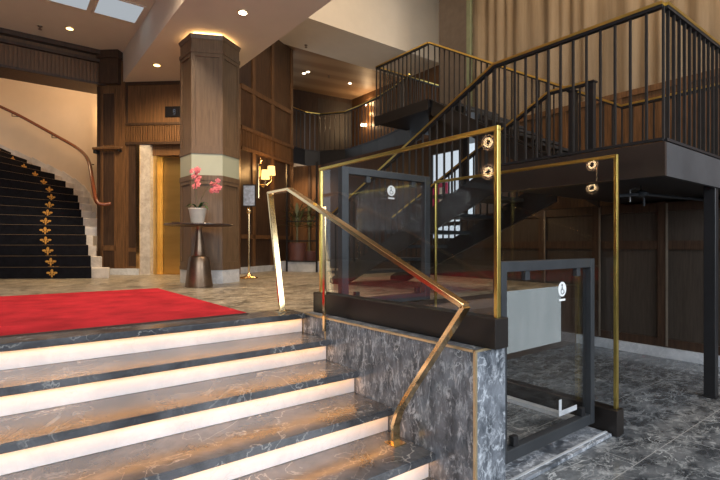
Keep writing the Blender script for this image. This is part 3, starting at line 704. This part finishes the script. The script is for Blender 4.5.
# ------------------------------------------------------------------ header and curved stair on the left
w = struct(MB().box(-6, 1.62, 9.5, 10.1, Z(2.86), Z(3.46)).build('wall_header', M['wood']))
m_ = MB()
for i in range(130): x = -6+7.5*i/130; m_.box(x, x+.035, 9.475, 9.5, Z(2.90), Z(3.24))
m_.build('fluted_band', M['wood'], w)
MB().box(-6, 1.62, 9.42, 9.5, Z(3.25), Z(3.30)).box(-6, 1.62, 9.38, 9.5, Z(3.38), Z(3.455)).box(-6, 1.62, 9.46, 9.5, Z(2.86), Z(2.90)).build('cornice', M['wooddark'], w)
us = [91.7,91,88.5,86.5,85,83,81,79,77.5,73,65,54,40,26,10,-8,-26]
ss_ = [7.45,7.65,7.85,8.1,8.5,8.9,9.3,9.65,9.95,10.15,10.3,10.4,10.5,10.6,10.65,10.65,10.6]
mm = [.27,.17,.12,.10,.2,.25,.28,.28,.28,.28,.28,.28,.28,.28,.28,.28,.28]
piv = Vector((-6.95, 7.35))
Rk = [Vector(((u-360)/F*s, s)) for u, s in zip(us, ss_)]
def rad(k, extra): d = (Rk[k]-piv); return piv+d.normalized()*(d.length+extra)
def inn(k, r): d = (Rk[k]-piv).normalized(); return piv+d*r
gs = thing('curved_staircase', 'curved cream marble staircase rising left under a black runner', 'stairs', (*W(-5.6, 8.3), UF))
RS = .175
rn = thing('stair_runner', 'black carpet runner with gold emblems on the curved staircase', 'carpet', (*W(-5.6, 8.3), UF))
m_ = MB(); r_ = MB(); rods = MB()
nK = len(us)
for k in range(nK-1):
    z1 = UF+RS*(k+1); z0 = UF if k == 0 else UF+RS*max(0,k-1)
    a, b = rad(k, mm[k]), rad(k+1, max(mm[k], mm[k+1])+.02)
    i0, i1 = inn(k, .75), inn(k+1, .75)
    m = MB(); pl_ = [W(*i0), W(*a), W(*b), W(*i1)]
    m.prism(pl_, UF if k < 2 else z1-RS*1.6, z1-.006)
    m.build('step', M['stairmarble'], gs, bevel=.008)
    # runner on this step: riser skin and tread skin
    ra, rb_ = rad(k, 0), rad(k+1, 0); ia, ib = inn(k, .95), inn(k+1, .95)
    d = (ra-ia).normalized(); nrm = Vector((d.y, -d.x)) # toward lower steps
    if nrm.dot(rb_-ra) > 0: nrm = -nrm
    e = nrm*.022
    rm = MB()
    rm.prism([W(*(ia+e)), W(*(ra+e)), W(*rb_), W(*ib)], z1-.005, z1+.010)
    rm.prism([W(*(ia+e)), W(*(ra+e)), W(*ra), W(*ia)], z1-RS+.004, z1+.010)
    rm.build('runner_step', M['runner'], rn, bevel=.006)
    rods.bar(Vector((*W(*(ia+e*1.02)), z1+.006)), Vector((*W(*(ra+e*1.02)), z1+.006)), .004, .004)
    # gold emblem: three-lobed flower on riser
    c0 = ia.lerp(ra, 0); cw = piv+d*((ra-piv).length-.60); cc = cw+e*1.25
    def ep(a_, z_): q_ = cc+d*a_; return Vector((*W(*q_), z_))
    em = MB(); zc = z1-.09
    out = Vector((*W(*(e*.2)), 0))
    def lobe(a0, z0_, ra_, rz_):
        pts = [ep(a0+ra_*math.cos(2*PI*j/10), z0_+rz_*math.sin(2*PI*j/10)) for j in range(10)]
        em.extr(pts, out)
    lobe(0, zc+.025, .022, .04); lobe(-.055, zc+.008, .03, .018); lobe(.055, zc+.008, .03, .018); lobe(0, zc-.038, .012, .028); lobe(-.03, zc-.02, .014, .012); lobe(.03, zc-.02, .014, .012)
    em.build('gold_emblem', M['emblem'], rn); em = MB()
    td = (rb_-ra)*.5
    ctr = cw+td
    for (a0, t0, r0, r1) in ((0,.06,.022,.05),(-.055,.02,.03,.025),(.055,.02,.03,.025),(0,-.05,.012,.04)):
        pts = []
        tn = td.normalized()
        for j in range(10):
            q_ = ctr+d*(a0+r0*math.cos(2*PI*j/10))+tn*(t0+r1*math.sin(2*PI*j/10)); pts.append(Vector((*W(*q_), z1+.011)))
        em.extr(pts, (0,0,.002))
    em.build('gold_emblem', M['emblem'], rn)
rods.build('edge_piping', simple('tan piping', (.20,.13,.07), .6), rn)
# curved wall following the stair
wp = [rad(k, mm[k]+.03) for k in range(3, nK)]
wp = [Vector((-4.62, 8.62))] + [rad(k, .31) for k in range(5, nK)] + [Vector((-9.2, 10.2)), Vector((-10.5, 9))]
m_ = MB(); lo_, hi_ = [], []
for p in wp: lo_.append(m_.b.verts.new((*W(*p), UF))); hi_.append(m_.b.verts.new((*W(*p), Z(5.2))))
for i in range(len(wp)-1): m_.b.faces.new((lo_[i], lo_[i+1], hi_[i+1], hi_[i]))
struct(m_.build('wall_stair', M['stairwall'], smooth=True))
m_ = MB()
for k in range(5, nK-1):
    a, b = rad(k, .29), rad(k+1, .29); z0 = UF+RS*(k-.2); z1 = UF+RS*(k+1.0)
    pts = [Vector((*W(*a), z0)), Vector((*W(*b), z1)), Vector((*W(*b), z1+.30)), Vector((*W(*a), z0+.30))]
    m_.extr(pts, Vector((*W(*((piv-a).normalized()*.02)), 0)))
m_.build('wall_skirting', M['stairmarble'], gs)
struct(MB().box(-9, 1.7, 9.6, 17, Z(5.1), Z(5.2)).build('ceiling_stair', M['ceil']))
hd = thing('stair_handrail', 'polished mahogany handrail curving up the cream stair wall', 'handrail', P(93, 190, 8.3))
hpts = [(111,203.5,8.33),(104,204.5,8.28),(98,203,8.24),(95.5,198,8.25),(94,190,8.35),(92,178,8.55),(90,166,8.8),(87,158,9.05),(82,152,9.35),(74,146,9.65),(60,138,9.95),(42,128,10.2),(20,116,10.35),(0,106.5,10.4),(-25,95,10.35)]
pp = [P(*h) for h in hpts]; sm = []
for i in range(len(pp)-1):
    p0, p1, p2, p3 = pp[max(0,i-1)], pp[i], pp[i+1], pp[min(len(pp)-1,i+2)]
    for j in range(5):
        t = j/5; sm.append(.5*((2*p1)+(p2-p0)*t+(2*p0-5*p1+4*p2-p3)*t*t+(3*p1-p0-3*p2+p3)*t**3))
sm.append(pp[-1])
MB().tube(sm, .033, 10).build('rail', M['woodred'], hd, smooth=True)
for u, v, s in ((52,133.5,10.08),(12,112,10.38),(88,160,8.98)):
    p = P(u, v, s); q = p+Vector((*W(.02,.16),0))-UP*.06
    MB().tube([p-UP*.02, p-UP*.09, q], .01, 6).build('bracket', M['black'], hd)

# ------------------------------------------------------------------ recess behind: balcony, back walls, plants
bpts = [XY(u, s) for u, s in ((280,11.1),(292,11.4),(305,11.8),(320,12),(345,11.8),(362,11.2),(378,10.6),(395,9.9),(410,9.2))]
back = [XY(430,12), XY(400,13.2), XY(357,14.5), XY(280,13)]
bal = thing('curved_balcony', 'curved dark balcony slab with tan underside trim behind the column', 'balcony', (*XY(340, 12), Z(1.92)))
MB().prism(bpts+back, Z(1.99), Z(2.4)).build('slab', M['black'], bal)
m_ = MB()
for a, b in zip(bpts, bpts[1:]): m_.bar((a[0],a[1],Z(1.955)), (b[0],b[1],Z(1.955)), .05, .085)
m_.build('tan_trim', simple('tan painted trim', (.62,.49,.35), .6), bal)
MB().prism(bpts+back, Z(1.94), Z(1.985)).build('soffit', M['wooddark'], bal)
rp = [Vector((p[0], p[1], Z(3.36))) for p in bpts]
railing('curved brass capped railing along the balcony under the timber ceiling', list(zip(rp[1:-1], rp[2:])), 'baluster railings of the steel stair', .96, .15)
w = struct(MB().box(0, 4.2, 0, .1, UF, Z(1.93), frame(XY(280,11.6), XY(440,10.6))).build('wall_recess', M['wood']))
FR = frame(XY(280,11.55), XY(440,10.55)); s4 = -1 if Vector(FR[2]).dot(Vector((6,9))) > 0 else 1
m_ = MB()
for i in range(26): a = 1.5+.085*i; m_.box(a, a+.04, *sorted((0, s4*.04)), UF+.05, Z(1.9), FR)
m_.build('slat', M['wooddark'], w)
m_ = MB()
for a in (0,.75,1.45): m_.box(a, a+.06, *sorted((0, s4*.03)), UF, Z(1.92), FR)
m_.box(0, 1.5, *sorted((0, s4*.03)), Z(.75), Z(.83), FR); m_.build('panel_frame', M['wooddark'], w)
struct(MB().prism([XY(280,13.1), XY(357,14.4), XY(357,14.6), XY(280,13.3)], Z(2.4), Z(4.43)).build('wall_upper', M['wooddark']))
struct(MB().prism([XY(318,13.7), XY(352,14.28), XY(352,14.32), XY(318,13.74)], Z(2.4), Z(4.3)).build('trim_3', M['taupe']))
struct(MB().prism([XY(357,14.4), XY(400,13.0), XY(430,11.8), XY(430,12), XY(400,13.2), XY(357,14.6)], Z(2.4), Z(4.43)).build('wall_corner', M['wooddark']))
for i, (u, v) in enumerate(((367.5,104.5),(370,115.5),(364,125))):
    p = P(u, v, 13.75)
    t = thing('wall_light', ['topmost cluster light','middle cluster light','lowest cluster light'][i]+' glowing on the dark gallery wall', 'wall lamp', p, 'wall lights on the gallery wall')
    for d_ in (-.05, .05):
        c_ = p+R_*d_
        MB().lathe([(.001,-.05),(.035,-.03),(.045,0),(.035,.03),(.001,.05)], c_, 12).build('bulb', M['bulb'], t, smooth=True)
    MB().tube([p, p+FW*.12], .02, 8).build('wall_mount', M['bronze'], t)
    MB().tube([p-R_*.1-UP*.04, p+R_*.1-UP*.04], .012, 6).build('cross_bar', M['bronze'], t)
    lamp('wall_light_glow', 'POINT', p-FW*.2, 7, WARM, .05)
# planter and screen
PF = frame(XY(276, 9.55), XY(318, 9.15)); pL = (Vector(XY(318,9.15))-Vector(XY(276,9.55))).length
s5 = -1 if Vector(PF[2]).dot(Vector((5,8))) > 0 else 1
psn = thing('planter_screen', 'black framed screen on a white stone kerb in the recess', 'screen', (*XY(300, 9.3), UF))
MB().box(0, pL, *sorted((0,-s5*.5)), UF, UF+.20, PF).build('stone_kerb', M['skirt'], psn)
m_ = MB()
for a in (.27, pL-.02): m_.box(a-.015, a+.015, *sorted((s5*.0, s5*.03)), UF, Z(1.62), PF)
for z in (Z(.47), Z(.08), Z(-.32)): m_.box(.27, pL-.02, *sorted((s5*.0, s5*.03)), z-.012, z+.012, PF)
m_.build('metal_frame', M['black'], psn)
def palm(label, u, v, s, pr, ph, hgt, seed):
    p = P(u, v, s); t = thing('potted_palm', label, 'plant', p, 'potted palms in the recess')
    pt_ = MB().lathe([(pr*.8,0),(pr*.85,.01),(pr,ph-.03),(pr,ph),(pr*.88,ph),(pr*.85,ph-.04)], p, 24).build('planter', M['terracotta'], t, smooth=True)
    MB().lathe([(pr*.85,ph-.05),(pr*.8,ph-.03),(.001,ph-.03)], p, 16).build('soil', M['soil'], pt_)
    rr_ = random.Random(seed); b0 = p+UP*(ph-.03)
    MB().tube([b0, b0+UP*hgt*.4, b0+UP*hgt*.7], [.03,.022,.015], 8).build('trunk', M['stem'], t)
    for fz in (.45, .72):
        c = b0+UP*hgt*fz
        for i in range(9):
            a = PI*(i+.5)/9; d = (R_*math.cos(a)+UP*math.sin(a)*.9-FW*rr_.uniform(.0,.3))*(.46+rr_.uniform(-.07,.07))
            blade(c, c+d, .034, .02, 6, .06).build('frond', M['palm'], t, smooth=True)
    return t
palm('potted fan palm in a dark red planter on the white kerb', 297, 261.2, 9.6, .19, .38, .75, 1)
palm('taller fan palm in shadow behind the black screen', 309, 269.4, 10.2, .17, .40, 1.15, 2)

# ------------------------------------------------------------------ hanging globe lamp left of the steps (seen mirrored in the lift glass)
gp = thing('pendant_lamp', 'brass rod pendant with two clear glass globes above the steps', 'pendant', (-.78, 3.58, Z(3.46)))
MB().tube([(-.78,3.58,Z(3.46)), (-.78,3.58,Z(1.0))], .008, 8).build('rod', M['brass'], gp)
MB().lathe([(.07,0),(.06,-.03),(.01,-.04)], (-.78,3.58,Z(3.459)), 20).build('ceiling_rose', M['brass'], gp, smooth=True)
gm = glassmat('globe glass', (.96,.9,.82), 1.5)
for z in (1.25, .89):
    c_ = Vector((-.64, 3.58, Z(z))); n_ = 14
    MB().tube([(-.78,3.58,Z(z)), (-.68,3.58,Z(z))], .008, 8).build('arm', M['brass'], gp)
    MB().lathe([(max(.001,.10*math.sin(PI*i/n_)), -.10*math.cos(PI*i/n_)) for i in range(n_+1)], c_, 24).build('globe', gm, gp, smooth=True)
    ring = MB(); pr_ = [c_+Vector((0, .050*math.cos(2*PI*i/20), .050*math.sin(2*PI*i/20))) for i in range(21)]
    ring.tube(pr_, .013, 8).build('filament_ring', M['ring'], gp, smooth=True)
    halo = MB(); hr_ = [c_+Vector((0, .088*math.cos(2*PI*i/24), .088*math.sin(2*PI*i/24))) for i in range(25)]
    halo.tube(hr_, .007, 6).build('halo_ring', M['halo'], gp, smooth=True)  # emissive ring stands in for the halo of glow round the globe
    MB().tube([c_+Vector((-.03,0,0)), c_+Vector((.01,0,0))], .02, 10).build('bulb_core', M['brass'], gp)

# ------------------------------------------------------------------ shell out of view and the street
struct(MB().box(-6.1, -6, -3.2, 15, 0, Z(3.6)).build('wall_left', M['wooddark']))
fw = MB()
for x in (-6, -3.2, -.4, 2.4, 5.9): fw.box(x-.1, x+.1, -3.3, -3.1, 0, Z(3.46))
fw.box(-6, 7.2, -3.3, -3.1, Z(1.75), Z(1.95)); fw.box(-6, 7.2, -3.3, -3.1, Z(3.2), Z(6.1)).box(-6, 7.2, -3.3, -3.1, 0, .15)
struct(fw.build('wall_front', M['black']))
struct(MB().box(-30, 30, -40, -3.31, -.2, -.02).build('ground_street', M['street']))
# street building across the road
sb = thing('street_building', 'pale stone building across the street with rows of windows', 'building', (6, -18, -.02))
MB().box(-20, 26, -20, -18, -.02, 11).build('facade', simple('pale stone', (.6,.6,.6), .8, 0, .08, 1), sb)
for r_i in range(3):
    for c_i in range(14):
        x = -16+3*c_i; z = .9+3.4*r_i
        MB().box(x, x+1.3, -18.02, -17.97, z, z+1.9).build('window', M['screen'], sb)

# ------------------------------------------------------------------ light
wd = bpy.data.worlds.new('sky'); bpy.context.scene.world = wd; wd.use_nodes = True
bg = wd.node_tree.nodes['Background']; bg.inputs[0].default_value = (.80,.90,1,1); bg.inputs[1].default_value = .95
DAY = (.86,.93,1)
lamp('window_daylight', 'AREA', (-1.6, -2.9, Z(1.6)), 230, DAY, (5.2,2.6), target=(-.6, 3.2, .4))
lamp('window_daylight', 'AREA', (4.1, -2.9, Z(1.5)), 190, DAY, (3.4,2.6), target=(3.4, 3.2, .5))
lamp('stairwell_lamp', 'POINT', (*W(-6.6, 9.0), Z(3.6)), 75, (1,.68,.38), .4)
lamp('cove_lamp', 'SPOT', (*XY(85,9.3), Z(2.75)), 20, (1,.62,.28), .2, 120, (*XY(85,10.5), Z(2)))
lamp('atrium_fill', 'SPOT', (4.6, 1.0, Z(5.8)), 420, WARM, .3, 110, (6.3, 3.2, Z(2.2)))  # unseen spots added to light the atrium, this and the next
lamp('atrium_fill', 'SPOT', (4.4, 5.2, Z(5.7)), 170, WW, .3, 140, (4.6, 7.5, Z(3.5)))
lamp('lobby_fill', 'SPOT', (1.6, 5.0, Z(3.4)), 340, WW, .25, 125, (1.9, 6.6, UF))  # unseen fill spots added over the lobby and table, three in all
lamp('lobby_fill', 'SPOT', (.2, 5.6, Z(3.4)), 300, WW, .2, 130, (.2, 6.2, UF))
lamp('lobby_fill', 'SPOT', (.4, 1.9, Z(3.4)), 150, (1,.9,.78), .2, 125, (.6, 2.8, 0))
lamp('recess_lamp', 'SPOT', (4.3, 9.3, Z(1.75)), 60, WARM, .1, 130, (4.6, 9.3, 0))
lamp('recess_lamp', 'SPOT', (*XY(300,10.8), Z(1.85)), 60, WARM, .1, 140, (*XY(300,11.0), 0))
lamp('curtain_fill', 'AREA', (6.3, 1.1, Z(5.7)), 150, (1,.84,.66), (6.5,.25), target=(6.95,1.1,Z(2.6)))  # unseen strip of light added to brighten the curtain
x_, y_ = W((166-360)/F*7.3, 7.3)
lamp('lift_door_fill', 'SPOT', (x_, y_, Z(2.8)), 240, (1,.74,.42), .3, 110, (*XY(166,8.6), Z(.4)))  # unseen spot added so the gold doors do not stay dark
lamp('under_stair_lamp', 'SPOT', (5.2, 4.0, Z(.9)), 16, WARM, .1, 140, (5.6, 4.0, 0))

# ------------------------------------------------------------------ camera
cd = bpy.data.cameras.new('camera'); cam = bpy.data.objects.new('camera', cd); C.objects.link(cam)
cd.sensor_width = 36; cd.lens = F/720*36; cd.clip_start = .05; cd.shift_y = 5/720
cam.location = (0, 0, CZ); cam.rotation_euler = (PI/2, 0, -math.atan2(.609, .793))
bpy.context.scene.camera = cam
vs = bpy.context.scene.view_settings
vs.view_transform = 'Standard'; vs.look = 'None'; vs.exposure = .16; vs.gamma = 1
